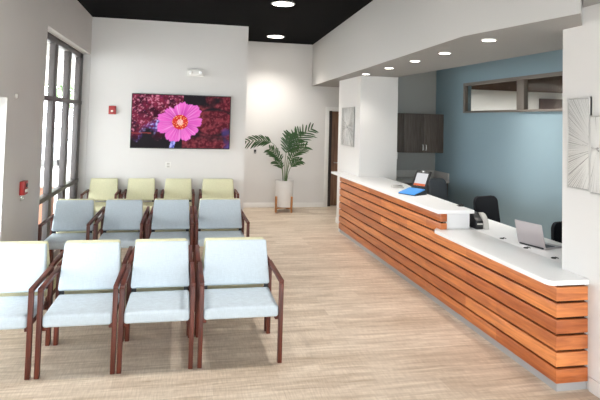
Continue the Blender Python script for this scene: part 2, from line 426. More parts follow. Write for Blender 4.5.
# ------------------------------------------------------------------ television
t = thing('television', 'large flat television showing a pink cactus flower on the wall above the green chairs', 'television', (1.62, Y1-.03, 1.39))
TX0, TX1, TZ0, TZ1 = .735, 2.504, 1.388, 2.367
obj('television_body', bx(B(), TX0, TX1, Y1-.075, Y1-.035, TZ0, TZ1, .006), M['black'], t)
obj('wall_bracket', bx(B(), 1.3, 1.95, Y1-.036, Y1-.001, 1.65, 2.1), M['black'], t)
def screen(parent):
    x0, x1, z0, z1 = TX0+.014, TX1-.014, TZ0+.018, TZ1-.014
    nx, nz = 200, 112
    me = bpy.data.meshes.new('screen'); vs = []; fs = []; cols = []
    def N(x, y, z, s): return noise.noise(Vector((x*s, y*s, z)))
    def fb(x, y, z, s): return noise.fractal(Vector((x*s, y*s, z)), 1.0, 2.0, 5)
    def mixc(a, b, f):
        f = max(0, min(1, f)); return tuple(a[i]+(b[i]-a[i])*f for i in range(3))
    for j in range(nz+1):
        for i in range(nx+1):
            vs.append((x0+(x1-x0)*i/nx, Y1-.0765, z0+(z1-z0)*j/nz))
            u = i/nx*1.79; v = j/nz
            # rocks behind the flower
            n1 = fb(u, v, 1.3, 4); n2 = fb(u, v, 7.7, 14); n3 = N(u+.4*v, v, 3.1, 7)
            left = (.33, .045, .075); blue = (.16, .10, .55); dark = (.012, .008, .012); rock = (.20, .030, .045); pink = (.75, .30, .38)
            sp = fb(u+n1*.05, v, 12.3, 26)
            if u < .92:
                c = mixc((.22, .016, .05), (.04, .004, .015), .45-n1*.9-n2*.6)
                c = mixc(c, (.62, .20, .30), (sp-.10)*2.2+(n1-.1)*.6-(.5 if v < .3 else 0))
                bl = 1.25-abs((v-.36)-(u-.40)*.9)*6.5+n1*1.0-max(0, u-.60)*6
                c = mixc(c, (.13, .09, .50), bl*(.55+sp*.8))
                c = mixc(c, (.50, .48, .85), (sp-.12)*3*max(0, bl))
                c = mixc(c, dark, (.34-v)*7+n1*1.6+(u-.2)*1.0)
                if abs(v-.27-.02*n3) < .010 and u < .35: c = mixc(c, (.40, .07, .06), .6)
            else:
                c = mixc((.075, .006, .014), (.22, .030, .045), .45+n2*1.1+sp*.6)
                c = mixc(c, (.34, .09, .11), (sp-.25)*1.0)
                e = (u-1.50)**2/.13+(v-.50)**2/.055
                c = mixc(c, dark, (1-abs(e-1.15)*3.2)+n1*.8)
                c = mixc(c, dark, (v-.66)*5+(1.22-u)*4+n1*1.6)
                c = mixc(c, dark, .8-abs(v-.20-(1.5-u)*.15)*9+n1*.8)
                c = mixc(c, (.08, .05, .22), (u-1.55)*3+n1-v*2.0)
            # stalk
            if abs(u-(.74+.22*(v-.05))) < .042 and v < .3:
                c = mixc((.07, .09, .45), (.45, .45, .95), .5+n2*1.6)
            # flower
            fx_, fy_ = .87, .49
            dx, dy = u-fx_, v-fy_; r = math.hypot(dx*.96, dy*.98); a = math.atan2(dy, dx)
            k = 9; ph = (a/(2*PI)*k+.35+.22*math.sin(a*2+1)) % 1
            lobe = abs(math.sin(ph*PI))**.55
            R0 = .385+.035*math.sin(2.1*a+.4)-.02*math.cos(a*3)
            R = R0*(.80+.20*lobe)+.04*noise.noise(Vector((a*9, 2.2, 0)))
            if r < R:
                f = r/R
                base = mixc((.52, .03, .36), (.86, .15, .60), f*1.0+.25*n1+.15*math.sin(k*a*.5))
                st = noise.noise(Vector((a*16, r*2.5, 5)))
                base = mixc(base, (.95, .42, .82), st*1.1)
                base = mixc(base, (.50, .05, .38), (.10-min(ph, 1-ph))*5)
                base = mixc(base, (.60, .12, .50), (f-.93)*6)
                c = base
                if r < .14+.012*noise.noise(Vector((a*6, 1, 1))):
                    g = noise.noise(Vector((u*38, v*38, 2)))
                    c = mixc((.50, .01, .02), (.85, .07, .04), .5+g)
                    if g > .28 and r > .05: c = (.95, .62, .25)
                    if r < .055: c = mixc((.95, .70, .60), (.85, .2, .2), .5-noise.noise(Vector((u*60, v*60, 4)))*2)
            cols.append((max(0, c[0]), max(0, c[1]), max(0, c[2]), 1))
    for j in range(nz):
        for i in range(nx):
            q = j*(nx+1)+i; fs.append((q, q+1, q+nx+2, q+nx+1))
    me.from_pydata(vs, [], fs)
    ca = me.color_attributes.new('Picture', 'FLOAT_COLOR', 'POINT')
    for k, c in enumerate(cols): ca.data[k].color = c
    m = bpy.data.materials.new('television_picture'); m.use_nodes = True; nt = m.node_tree
    bs = nt.nodes['Principled BSDF']; at = nt.nodes.new('ShaderNodeAttribute'); at.attribute_name = 'Picture'
    nt.links.new(at.outputs[0], bs.inputs['Emission Color']); bs.inputs['Emission Strength'].default_value = .85
    setp(bs, Base_Color=(.002, .002, .002, 1), Roughness=.5, Specular_IOR_Level=.1)
    me.materials.append(m)
    o = bpy.data.objects.new('screen', me); C.objects.link(o); o.parent = parent
    for v in me.vertices: v.co -= ORG[parent.name]
screen(t)

# ------------------------------------------------------------------ small fittings on the television wall
t = thing('emergency_light', 'white twin-head emergency light high on the television wall', 'emergency light', (1.84, Y1, 2.72))
obj('housing', bx(B(), 1.685, 1.995, Y1-.07, Y1, 2.72, 2.85, .008), M['white_plastic'], t)
for x in (1.75, 1.935):
    mt = Matrix.Translation((x, Y1-.07, 2.785)) @ Matrix.Rotation(PI/2, 4, 'X')
    h = obj('lamp_head', lathe(B(), [(.034, 0), (.036, .03), (.030, .045)], 20, mtx=mt), M['white_plastic'], t)
    mt = Matrix.Translation((x, Y1-.115, 2.785)) @ Matrix.Rotation(PI/2, 4, 'X')
    obj('lens', lathe(B(), [(.024, 0), (.022, .004)], 20, mtx=mt), M['nickel'], h)
t = thing('fire_alarm_strobe', 'small red fire alarm strobe with white lens left of the television', 'fire alarm', (.41, Y1, 1.99))
obj('housing', bx(B(), .345, .47, Y1-.05, Y1, 1.98, 2.13, .008), M['red'], t)
obj('strobe_lens', bx(B(), .385, .425, Y1-.07, Y1-.048, 2.02, 2.055, .01), M['lens'], t)
t = thing('wall_outlet', 'white outlet plate on the wall below the television', 'wall outlet', (1.41, Y1, 1.03))
obj('cover_plate', bx(B(), 1.36, 1.46, Y1-.008, Y1, 1.03, 1.14, .003), M['white_plastic'], t)
for z in (1.06, 1.11): obj('socket', bx(B(), 1.385, 1.435, Y1-.012, Y1-.007, z-.016, z+.016, .003), M['light_grey'], t)
# left wall
t = thing('fire_alarm_pull_station', 'red fire alarm pull station on the left wall between the windows', 'fire alarm', (0, 6.31, 1.06))
obj('housing', bx(B(), 0, .05, 6.235, 6.375, 1.09, 1.235, .006), M['red'], t)
obj('pull_handle', bx(B(), .05, .062, 6.265, 6.345, 1.12, 1.15, .003), M['white_plastic'], t)
obj('dark_key_switch', bx(B(), .05, .06, 6.29, 6.33, 1.17, 1.21, .003), M['black'], t)
obj('cover_flap', bx(B(), .01, .022, 6.245, 6.36, 1.03, 1.09, .003), M['clear'], t)
o = obj('wall_sensor', bx(B(), 0, .03, 5.92, 5.97, 2.10, 2.15, .008), M['light_grey'])
place(o, (0, 5.945, 2.10)); tag(o, 'tiny grey sensor on the left wall high above the red pull station', 'sensor')
# far wall small device
t = thing('wall_thermostat', 'small dark device on the far wall under the long palm frond', 'thermostat', (3.235, Y2, 1.20))
obj('housing', bx(B(), 3.21, 3.26, Y2-.025, Y2, 1.20, 1.285, .005), M['black'], t)
obj('display', bx(B(), 3.22, 3.25, Y2-.028, Y2-.024, 1.215, 1.235, .001), M['light_grey'], t)
t = thing('wall_dispenser', 'small white box on the side of the white wall block near the grey cabinets', 'dispenser', (5.3, 9.05, 1.33))
obj('housing', bx(B(), 5.3, 5.335, 8.99, 9.11, 1.33, 1.45, .006), M['white_plastic'], t)
obj('front_button', bx(B(), 5.335, 5.342, 9.02, 9.08, 1.37, 1.41, .002), M['light_grey'], t)

# ------------------------------------------------------------------ waiting-room chairs
def make_chair(name, w, fab, label, group, loc, rz=0):
    t = thing(name, label, 'chair', (0, 0, 0), group)
    x = w/2
    # seat: rounded pad, sloping back slightly
    b = B(); bx(b, -x+.0365, x-.0365, -.325, .215, .365, .455, .024, 4)
    for v in b.verts:
        v.co.z += -.006*(v.co.y+.325)/.54
        if v.co.z > .40: v.co.z += .008*math.cos(v.co.x/x*1.4)
    s = obj('seat', b, fab, t)
    # backrest
    b = B(); n = 8
    bx(b, -x+.0365, x-.0365, -.036, .036, 0, .385, .02, 4)
    for v in b.verts:
        f = v.co.z/.385
        v.co.x *= (1.0-.09*max(0, f))
        v.co.y += .006*math.sin(min(1, max(0, f))*PI)*(-1)
    bmesh.ops.transform(b, matrix=Matrix.Translation((0, .205, .478)) @ Matrix.Rotation(math.radians(-14), 4, 'X'), verts=b.verts)
    obj('backrest', b, fab, t)
    for s_ in (-1, 1):
        xo = s_*(x-.0175)
        obj('leg', bx(B(), xo-.0175, xo+.0175, -.325, -.285, 0, .63, .003), M['cherry'], t)
        obj('leg', bx(B(), xo-.0175, xo+.0175, .283, .325, 0, .63, .003), M['cherry'], t)
        obj('armrest', bx(B(), xo-.0175, xo+.0175, -.326, .326, .63, .66, .004), M['cherry_y'], t)
        obj('back_bracket', bx(B(), s_*(x-.065)-.02, s_*(x-.065)+.02, .19, .215, .42, .52, .002), M['black'], t)
        obj('side_rail', bx(B(), s_*(x-.0475)-.0125, s_*(x-.0475)+.0125, -.29, .29, .335, .372, .002), M['cherry_y'], t)
    obj('back_rail', bx(B(), -x+.035, x-.035, .285, .31, .30, .335, .003), M['cherry'], t)
    t.location = loc; t.rotation_euler = (0, 0, rz)
    return t
protos = {}
def chair(xa, xb, yfront, kind, facing, label, group):
    w = xb-xa; wide = w > .61; w0 = .67 if wide else .568
    yc = yfront+.325 if facing == 'camera' else yfront
    loc = ((xa+xb)/2, yc, 0); rz = 0 if facing == 'camera' else PI
    key = (wide, kind)
    if key not in protos:
        protos[key] = make_chair('waiting_chair', w0, M['fab_blue'] if kind == 'blue' else M['fab_green'], label, group, loc, rz)
    else: dup(protos[key], loc, rz, label, group)
G1 = 'front row of pale blue waiting chairs'; G2 = 'second row of pale blue waiting chairs'
G3 = 'green waiting chairs along the television wall'; G4 = 'green chairs backed onto the front row'; G5 = 'green chairs backed onto the second row'
R1 = [(.055, .623, 'pale blue waiting chair cut off by the left edge of the photo, front row'),
      (.652, 1.220, 'pale blue waiting chair, second from the left in the front row'),
      (1.232, 1.800, 'pale blue waiting chair, third from the left in the front row'),
      (1.835, 2.505, 'wide pale blue waiting chair at the right end of the front row')]
R2 = [(.045, .613, 'pale blue waiting chair of the second row beside the left window'),
      (.655, 1.223, 'pale blue waiting chair, second from the left in the second row'),
      (1.258, 1.826, 'pale blue waiting chair, third from the left in the second row'),
      (1.850, 2.520, 'wide pale blue waiting chair at the right end of the second row')]
R3 = [(.05, .618, 'green waiting chair against the television wall, in the corner by the window'),
      (.68, 1.248, 'green waiting chair against the television wall, second from the window'),
      (1.32, 1.888, 'green waiting chair against the television wall, third from the window'),
      (1.975, 2.645, 'wide green waiting chair at the right end of the television wall row')]
YF1, YF2, YF3 = 4.40, 6.90, 9.50
for a, c, l in R1: chair(a, c, YF1, 'blue', 'camera', l, G1)
for a, c, l in R2: chair(a, c, YF2, 'blue', 'camera', l, G2)
for a, c, l in R3: chair(a, c, YF3, 'green', 'camera', l, G3)
pos = ['leftmost chair', 'second chair from the left', 'third chair from the left', 'wide right-end chair']
for k, (a, c, l) in enumerate(R1):
    chair(a-.01, c-.01, YF1+.665+.325, 'green', 'away', 'green chair facing away, back to back with %s, front row' % pos[k], G4)
for k, (a, c, l) in enumerate(R2):
    chair(a, c, YF2+.665+.325, 'green', 'away', 'green chair facing away, back to back with %s, second row' % pos[k], G5)

# ------------------------------------------------------------------ reception desk
PITCH = .1195; Z0 = .062; YN = 3.62; YE = 9.42; YU = 5.50; SX = 4.42
t = thing('reception_desk', 'long reception desk clad in horizontal orange cedar slats', 'reception desk', (4.6, 6.4, 0))
for k in range(8):
    b = B(); z = Z0+k*PITCH; zz = min(z+PITCH-.018, .982)
    if k < 6:
        prism(b, [(SX, YN), (AX-.002, YN), (AX-.002, YN+.03), (SX+.03, YN+.03), (SX+.03, YE), (SX, YE)], z, zz, .0015)
    else:
        prism(b, [(SX, YU), (SX+.075, YU), (SX+.075, YU+.03), (SX+.03, YU+.03), (SX+.03, YE), (SX, YE)], z, zz, .0015)
    obj('slat', b, M['slat'], t)
b = B(); bx(b, SX+.031, SX+.05, YN+.05, YE-.01, .062, .772); bx(b, SX+.05, AX-.003, YN+.035, YN+.05, .062, .772); bx(b, SX+.031, SX+.05, YU+.04, YE-.01, .772, .98)
obj('backing_board', b, M['backing'], t)
b = B(); bx(b, SX+.012, SX+.024, YN+.012, YE-.02, 0, .061); bx(b, SX+.024, AX-.003, YN+.012, YN+.024, 0, .061)
obj('kick_plate', b, M['kick'], t)
b = B(); bx(b, SX+.052, SX+.10, 3.93, YE-.01, .0, .772); bx(b, SX+.052, 4.615, 8.8, YE-.01, .0, .98)
bx(b, 4.77, 4.80, YU+.1, 8.9, .70, .98)
obj('inner_carcass', b, M['panel_white'], t)
obj('end_panel', bx(B(), SX+.076, 4.775, YU+.02, YU+.06, .8165, .984, .003), M['panel_white'], t, 'white panel closing the raised part')
obj('far_end_panel', bx(B(), SX+.005, 4.617, YE, YE+.03, 0, .984, .003), M['panel_white'], t, 'white end panel')
o = obj('countertop', prism(B(), [(4.383, 5.49), (4.815, 5.49), (4.875, 6.9), (5.05, 7.9), (5.05, 8.935), (4.617, 8.935), (4.617, 9.88), (4.383, 9.88)], .985, 1.022, .003), M['quartz'])
place(o, (4.6, 7.5, .985)); tag(o, 'raised white stone countertop over the far part of the slatted desk', 'countertop')
o = obj('countertop', prism(B(), [(4.345, 3.66), (4.355, 3.625), (4.385, 3.605), (AX-.002, 3.605), (AX-.002, 3.915), (4.80, 3.915), (4.80, 5.70), (4.50, 5.70), (4.36, 5.52), (4.345, 5.49)], .779, .816, .003), M['quartz'])
place(o, (4.6, 4.6, .779)); tag(o, 'lower white stone countertop over the near part of the slatted desk', 'countertop')
t = thing('staff_desk', 'white work surface behind the lower countertop on the staff side', 'desk', (5.1, 5.2, 0))
obj('desk_top', prism(B(), [(4.812, 3.93), (5.36, 3.93), (5.36, 8.0), (4.85, 8.0), (4.82, 5.8), (4.812, 5.6)], .782, .810, .003), M['panel_white'], t)
for y in (4.0, 6.0, 7.95): obj('support_panel', bx(B(), 4.93, 5.32, y-.0, y+.03, 0, .782), M['panel_white'], t)

# grey chair/cabinets behind
t = thing('wall_cabinet', 'dark grey-brown wall cabinet hung on the grey wall', 'cabinet', (5.9, YB, 1.41))
obj('cabinet_body', bx(B(), 5.33, BXW-.004, 9.60, YB, 1.41, 2.145, .002), M['cab'], t)
for a, c, hx in ((5.335, 5.70, None), (5.705, 6.10, 6.07), (6.105, BXW-.006, 6.135)):
    d = obj('cabinet_door', bx(B(), a, c, 9.578, 9.598, 1.413, 2.142, .003), M['cab'], t)
    if hx: obj('door_handle', tube(B(), [(hx, 9.578, 1.46), (hx, 9.556, 1.46), (hx, 9.556, 1.56), (hx, 9.578, 1.56)], .006), M['nickel'], d)
t = thing('base_cabinet', 'dark base cabinet below the speckled worktop by the grey wall', 'cabinet', (5.9, 9.6, 0))
obj('cabinet_body', bx(B(), 5.33, BXW-.01, 9.37, YB-.003, .09, .87, .002), M['cab'], t)
obj('toe_kick', bx(B(), 5.33, BXW-.01, 9.43, YB-.003, 0, .09), M['backing'], t)
for a, c in ((5.335, 5.91), (5.915, BXW-.012)):
    d = obj('cabinet_door', bx(B(), a, c, 9.35, 9.369, .11, .86, .003), M['cab'], t)
    obj('door_handle', tube(B(), [(c-.06, 9.35, .70), (c-.06, 9.33, .70), (c-.06, 9.33, .80), (c-.06, 9.35, .80)], .006), M['nickel'], d)
t = thing('worktop', 'grey speckled worktop with raised splashback below the wall cabinet', 'countertop', (5.9, 9.6, .87))
obj('slab', bx(B(), 5.31, BXW-.003, 9.32, YB-.003, .873, .915, .004), M['stone'], t)
obj('splashback', bx(B(), 5.31, BXW-.003, YB-.025, YB-.003, .915, 1.05, .003), M['stone'], t)
obj('side_splash', bx(B(), BXW-.025, BXW-.003, 9.33, YB-.026, .915, 1.05, .003), M['stone'], t)

# ------------------------------------------------------------------ office chairs
def office_chair(loc, rz, fab, label, top, wd=.46, lo=.60, shiny=False):
    t = thing('office_chair', label, 'office chair', (0, 0, 0), 'office chairs behind the reception desk')
    hh = top-lo; rc = .085; out = []
    for (qx, qz, a0) in ((wd/2-rc-.02, hh-rc, 0), (-wd/2+rc+.02, hh-rc, 90), (-wd/2+rc, rc, 180), (wd/2-rc, rc, 270)):
        for q in range(6): aa = math.radians(a0+q*18); out.append((qx+rc*math.cos(aa), qz+rc*math.sin(aa)))
    b = B(); prism(b, out, -.022, .022, .010, 'Y')
    for v in b.verts: v.co.y += -.5*v.co.x**2+.10*v.co.z-.02
    bmesh.ops.translate(b, verts=b.verts, vec=(0, .24, lo))
    obj('backrest', b, fab, t)
    obj('seat', bx(B(), -.24, .24, -.25, .22, .43, .50, .03, 4), fab, t)
    b = B(); tube(b, [(0, .05, .42), (0, .24, .42), (0, .30, .50), (0, .285, .70)], .018)
    obj('back_support', b, M['black'], t)
    obj('gas_column', lathe(B(), [(.028, .10), (.028, .42)], 16), M['black'], t)
    for k in range(5):
        a = k*2*PI/5+.3; c, s = math.cos(a), math.sin(a)
        lg = obj('base_arm', tube(B(), [(0, 0, .11), (.27*c, .27*s, .07)], .02, r1=.013), M['black'], t)
        mt = Matrix.Translation((.27*c, .27*s, .03)) @ Matrix.Rotation(a, 4, 'Z') @ Matrix.Rotation(PI/2, 4, 'X')
        obj('caster', lathe(B(), [(.029, -.02), (.03, 0), (.029, .02)], 14, mtx=mt), M['rubber'], lg)
    for s in (-1, 1):
        obj('armrest', tube(B(), [(s*.25, .10, .47), (s*.275, .05, .60), (s*.275, -.15, .61)], .014), M['black'], t)
    t.location = loc; t.rotation_euler = (0, 0, rz); return t
office_chair((5.68, 6.36, 0), math.radians(18), M['black_mesh'], 'black mesh office chair behind the black card terminal', 1.02, .47, .52)
office_chair((5.68, 4.84, 0), math.radians(10), M['black_mesh'], 'black mesh office chair partly hidden by the art wall, right of the silver laptop', .965, .46)
office_chair((5.86, 8.16, 0), math.radians(15), M['grey_leather'], 'shiny charcoal office chair in front of the dark base cabinet', 1.06, .40)

# ------------------------------------------------------------------ things on the counters
# open laptop-like check-in tablet with blue keyboard deck
a = math.radians(-62)
t = thing('check_in_laptop', 'open black laptop with bright blue deck and white page on screen, on raised countertop', 'laptop', (4.64, 6.76, 1.022))
mt = Matrix.Translation((4.64, 6.76, 1.0225)) @ Matrix.Rotation(a, 4, 'Z')
# local: x along the front edge, -y towards the visitor
def L(b, *args, m2=None, **k): return bx(b, *args, mtx=(mt @ m2 if m2 else mt), **k)
obj('wedge_base', prism(B(), [(-.12, 0), (.13, 0), (.13, .062), (.11, .065), (-.12, .008)], -.135, .135, .002, 'X', mt), M['black'], t)
sl = Matrix.Translation((0, -.125, .010)) @ Matrix.Rotation(math.radians(13), 4, 'X')
obj('blue_deck', L(B(), -.13, .13, 0, .235, 0, .012, bev=.003, m2=sl), M['blue_cover'], t, 'bright blue deck')
sc = Matrix.Translation((0, .12, .065)) @ Matrix.Rotation(math.radians(-27), 4, 'X')
s = obj('screen_lid', L(B(), -.125, .125, 0, .018, 0, .265, bev=.012, seg=3, m2=sc), M['black'], t)
obj('screen', L(B(), -.092, .092, -.002, .001, .045, .225, m2=sc), emis('white_page_screen', (.80, .80, .82), .75), s)
obj('orange_banner', L(B(), -.092, .092, -.003, .0, .045, .075, m2=sc), emis('orange_banner_screen', (.75, .18, .08), .8), s)
obj('webcam', L(B(), -.014, .014, -.003, .0, .240, .258, bev=.001, m2=sc), M['white_plastic'], s)
t = thing('card_holder', 'small clear and grey card holder left of the blue-decked laptop', 'card holder', (4.60, 7.55, 1.022))
obj('tray', bx(B(), 4.63, 4.79, 7.38, 7.50, 1.0225, 1.045, .004), M['light_grey'], t)
obj('card_stack', bx(B(), 4.65, 4.77, 7.395, 7.485, 1.045, 1.062, .002), M['nickel'], t)
t = thing('desk_tray', 'tiny black tray near the back edge of the raised countertop', 'tray', (4.795, 5.77, 1.022))
obj('tray_base', bx(B(), 4.765, 4.825, 5.74, 5.80, 1.0225, 1.029, .002), M['black'], t)
obj('tray_rim', prism(B(), [(4.765, 5.74), (4.825, 5.74), (4.825, 5.80), (4.815, 5.80), (4.815, 5.75), (4.765, 5.75)], 1.029, 1.045, .001), M['black'], t)
# card terminal / printer behind the panel
t = thing('card_terminal', 'black desktop device with pale grey rounded side, beside the white end panel', 'office machine', (4.95, 5.68, .81))
obj('machine_body', prism(B(), [(5.50, .811), (5.79, .811), (5.81, .93), (5.74, .975), (5.60, .98), (5.55, .93), (5.50, .90)], 4.845, 4.93, .008, 'X'), M['black'], t)
obj('rounded_side', prism(B(), [(5.55+.125*math.cos(q*PI/10)+.06, .812+.165*math.sin(q*PI/10)) for q in range(11)], 4.932, 4.995, .006, 'X'), M['light_grey'], t, 'pale grey rounded side cover')
obj('paper_slot', bx(B(), 4.855, 4.92, 5.490, 5.502, .862, .875, .002), M['light_grey'], t)
# silver laptop, lid towards the camera
t = thing('laptop', 'open silver laptop with its lid turned to the camera, on the staff desk', 'laptop', (5.02, 4.70, .81))
ln = Vector((5.32-5.05, 5.13-5.05, 0))
A = Vector((4.915, 4.83, .811)); Bq = Vector((4.995, 4.53, .811))       # hinge ends
xd = (Bq-A).normalized(); wdt = (Bq-A).length; nd = Vector((-xd.y, xd.x, 0))  # nd points away from the camera (staff side)
m3 = Matrix((( xd.x, nd.x, 0, A.x), (xd.y, nd.y, 0, A.y), (0, 0, 1, A.z), (0, 0, 0, 1)))
s = obj('keyboard_deck', bx(B(), 0, wdt, 0, .235, 0, .014, .003, mtx=m3), M['silver'], t)
obj('keyboard', bx(B(), .02, wdt-.02, .03, .15, .014, .017, mtx=m3), M['keys'], s, 'dark grey keys')
obj('hinge', bx(B(), .02, wdt-.02, -.012, .004, 0, .016, .002, mtx=m3), M['black'], t)
m4 = m3 @ Matrix.Translation((0, .0, .014)) @ Matrix.Rotation(math.radians(14), 4, 'X')
s = obj('lid', bx(B(), 0, wdt, -.006, .002, 0, .225, .003, mtx=m4), M['silver'], t)
obj('screen', bx(B(), .008, wdt-.008, .002, .004, .01, .215, mtx=m4), M['black'], s)
for x, y, l in ((4.86, 5.03, 'small black cable grommet in the gap left of the silver laptop'),
                (4.85, 4.62, 'small black cable grommet just below the silver laptop'),
                (4.86, 4.24, 'small black cable grommet nearest the art wall')):
    t = thing('cable_grommet', l, 'cable grommet', (x, y, .81), 'cable grommets along the desk seam')
    obj('ring', lathe(B(), [(.022, .811), (.022, .816), (.016, .819), (.015, .812)], 20, (x+.0, y, 0)), M['black'], t)
    obj('cable', tube(B(), [(x+.0, y, .814), (x+.012, y-.01, .824), (x+.035, y-.02, .815)], .004), M['black'], t)

# ------------------------------------------------------------------ starburst reliefs
def starburst(name, label, x, y0, y1, z0, z1, cy, cz, nr, seed, dark=.12):
    rnd = random.Random(seed)
    t = thing(name, label, 'wall art', (x, (y0+y1)/2, z0))
    obj('panel', bx(B(), x-.018, x, y0, y1, z0, z1, .002), M['art_field'], t)
    b = B(); f = .008
    bx(b, x-.026, x-.0, y0, y0+f, z0, z1, .002); bx(b, x-.026, x, y1-f, y1, z0, z1, .002)
    bx(b, x-.026, x, y0+f, y1-f, z0, z0+f, .002); bx(b, x-.026, x, y0+f, y1-f, z1-f, z1, .002)
    obj('frame', b, M['art_frame'], t)
    bl, bd = B(), B()
    iy0, iy1, iz0, iz1 = y0+f, y1-f, z0+f, z1-f
    for k in range(nr):
        a = 2*PI*(k+rnd.random()*.8)/nr; c, s = math.cos(a), math.sin(a)
        tm = 9
        if c > 1e-4: tm = min(tm, (iy1-cy)/c)
        if c < -1e-4: tm = min(tm, (iy0-cy)/c)
        if s > 1e-4: tm = min(tm, (iz1-cz)/s)
        if s < -1e-4: tm = min(tm, (iz0-cz)/s)
        t0 = 0
        if cy < iy0: t0 = (iy0-cy)/c if c > 1e-3 else 99
        if tm < t0+.03: continue
        dk = rnd.random() < dark
        r1 = tm*(.98 if not dk else rnd.uniform(.25, .6)); r0 = .01+rnd.random()*.06*(not dk)
        r0 = max(r0, t0+.002)
        if r1 < r0+.02: continue
        tube(bd if dk else bl, [(x-.024, cy+c*r0, cz+s*r0), (x-.022, cy+c*r1, cz+s*r1)], .0022 if dk else .0028, 4)
    obj('ray_threads', bl, M['art_ray'], t)
    if len(bd.verts): obj('dark_threads', bd, M['art_dark'], t)
    return t
starburst('starburst_relief', 'narrow silver starburst wall relief with a dark centre on the white wall block', 4.62, 9.25, 9.98, 1.515, 2.225, 9.62, 1.87, 130, 3, .30)
starburst('starburst_relief', 'tall pale starburst relief panel at the left of the art wall group', AX, 3.582, 3.825, 1.475, 2.19, 3.50, 1.80, 300, 5, .05)
starburst('starburst_relief', 'pale starburst relief panel set lower, cut by the right edge of the photo', AX, 3.20, 3.576, 1.46, 2.05, 3.50, 1.80, 260, 6, .05)

# ------------------------------------------------------------------ potted palm on a wooden stand
PX, PY = 3.82, 11.60
t = thing('plant_stand', 'light wooden four-legged plant stand under the white pot', 'plant stand', (PX, PY, 0))
for k in range(4):
    a = PI/4+k*PI/2-.18; c, s = math.cos(a), math.sin(a); r = .235
    b = B(); prism(b, [(-.016, 0), (.016, 0), (.018, .34), (-.018, .34)], -.014, .014, .002, 'Y', Matrix.Translation((PX+c*r, PY+s*r, 0)) @ Matrix.Rotation(a+PI/2, 4, 'Z'))
    obj('leg', b, M['stand_wood'], t)
for k in range(2):
    a = PI/4+k*PI/2-.18
    mt = Matrix.Translation((PX, PY, .085+k*.0)) @ Matrix.Rotation(a, 4, 'Z')
    z = 0 if k == 0 else .0
    obj('cross_bar', bx(B(), -.222, .222, -.012, .012, z-.014, z+.014, .002, mtx=mt), M['stand_wood'], t)
t = thing('potted_palm', 'green palm plant in a white cylindrical pot by the far wall', 'potted plant', (PX, PY, .10))
b = B(); lathe(b, [(.165, .102), (.185, .112), (.192, .14), (.196, .665), (.186, .668), (.182, .62), (.178, .60)], 40, (PX, PY, 0))
obj('pot', b, M['pot'], t)
b = B(); lathe(b, [(.179, .60), (.15, .632), (.05, .640), (.01, .641)], 24, (PX, PY, 0))
obj('soil', b, M['soil'], t)
rnd = random.Random(11)
def bez(p, n=18):
    out = []
    for i in range(n+1):
        q = i/n; pts = [Vector(v) for v in p]
        while len(pts) > 1: pts = [pts[k].lerp(pts[k+1], q) for k in range(len(pts)-1)]
        out.append(pts[0])
    return out
def frond(ctrl, start, ll, side_bias=0, cnt=10):
    pts = bez(ctrl, 26)
    st = obj('frond_stem', tube(B(), pts, .0085, 6, .003), M['stem'], t)
    b = B()
    n = len(pts); s0 = int(start*n)
    tt = bmesh.new()
    for q in range(cnt):
        f = s0+(n-2-s0)*q/(cnt-1); i = int(f); p = pts[i].lerp(pts[min(i+1, n-1)], f-i)
        d = (pts[min(i+1, n-1)]-pts[max(i-1, 0)]).normalized()
        side = d.cross(Vector((.1, 1.0, .35)))
        if side.length < .2: side = d.cross(Vector((0, 0, 1)))
        side.normalize(); up = side.cross(d).normalized()
        for sg in (-1, 1):
            ln_ = ll*1.3*(.55+.55*math.sin(PI*(.18+.72*q/(cnt-1))))*rnd.uniform(.85, 1.1)
            dirv = (d*1.0+side*sg*rnd.uniform(.75, 1.05)+up*rnd.uniform(.05, .3)).normalized()
            w = .0165*rnd.uniform(.85, 1.15); nrm = dirv.cross(up).normalized()
            m = 6; L_, R_ = [], []
            for k in range(m+1):
                g = k/m; drop = Vector((0, 0, -.22*ln_*g*g))
                c = p+dirv*ln_*g+drop
                ww = w*(math.sin(PI*min(1, g*.82+.12))**.7)*(1 if g < 1 else .05)
                L_.append(tt.verts.new(c-nrm*ww)); R_.append(tt.verts.new(c+nrm*ww))
            for k in range(m): tt.faces.new((L_[k], L_[k+1], R_[k+1], R_[k]))
    merge(b, tt)
    obj('leaflets', b, M['leaf'], st)
c0 = Vector((PX, PY, .63))
def cc(dx, dy=0): return (PX+dx, PY+dy, .62)
frond([cc(.03), (3.86, 11.6, 1.10), (4.00, 11.55, 1.58), (4.40, 11.5, 1.80)], .45, .23)
frond([cc(.02, .03), (3.86, 11.65, 1.15), (3.92, 11.66, 1.45), (4.14, 11.66, 1.72)], .5, .21)
frond([cc(.0), (3.80, 11.6, 1.15), (3.86, 11.58, 1.45), (3.90, 11.5, 1.66)], .5, .20, cnt=10)
frond([cc(-.03), (3.76, 11.55, 1.0), (3.70, 11.5, 1.20), (3.44, 11.42, 1.34)], .5, .16, cnt=8)
frond([cc(.05), (3.88, 11.55, .9), (3.95, 11.5, 1.06), (4.14, 11.42, 1.10)], .55, .13, cnt=7)
frond([cc(-.02, .03), (3.78, 11.65, 1.2), (3.66, 11.7, 1.54), (3.50, 11.72, 1.58), (2.90, 11.70, 1.45)], .62, .17)
frond([cc(-.03, -.02), (3.76, 11.5, .9), (3.72, 11.4, 1.02), (3.55, 11.3, 1.10)], .5, .12, cnt=7)
frond([cc(.04, -.03), (3.84, 11.5, 1.0), (3.92, 11.35, 1.30), (4.20, 11.2, 1.42)], .45, .17, cnt=10)

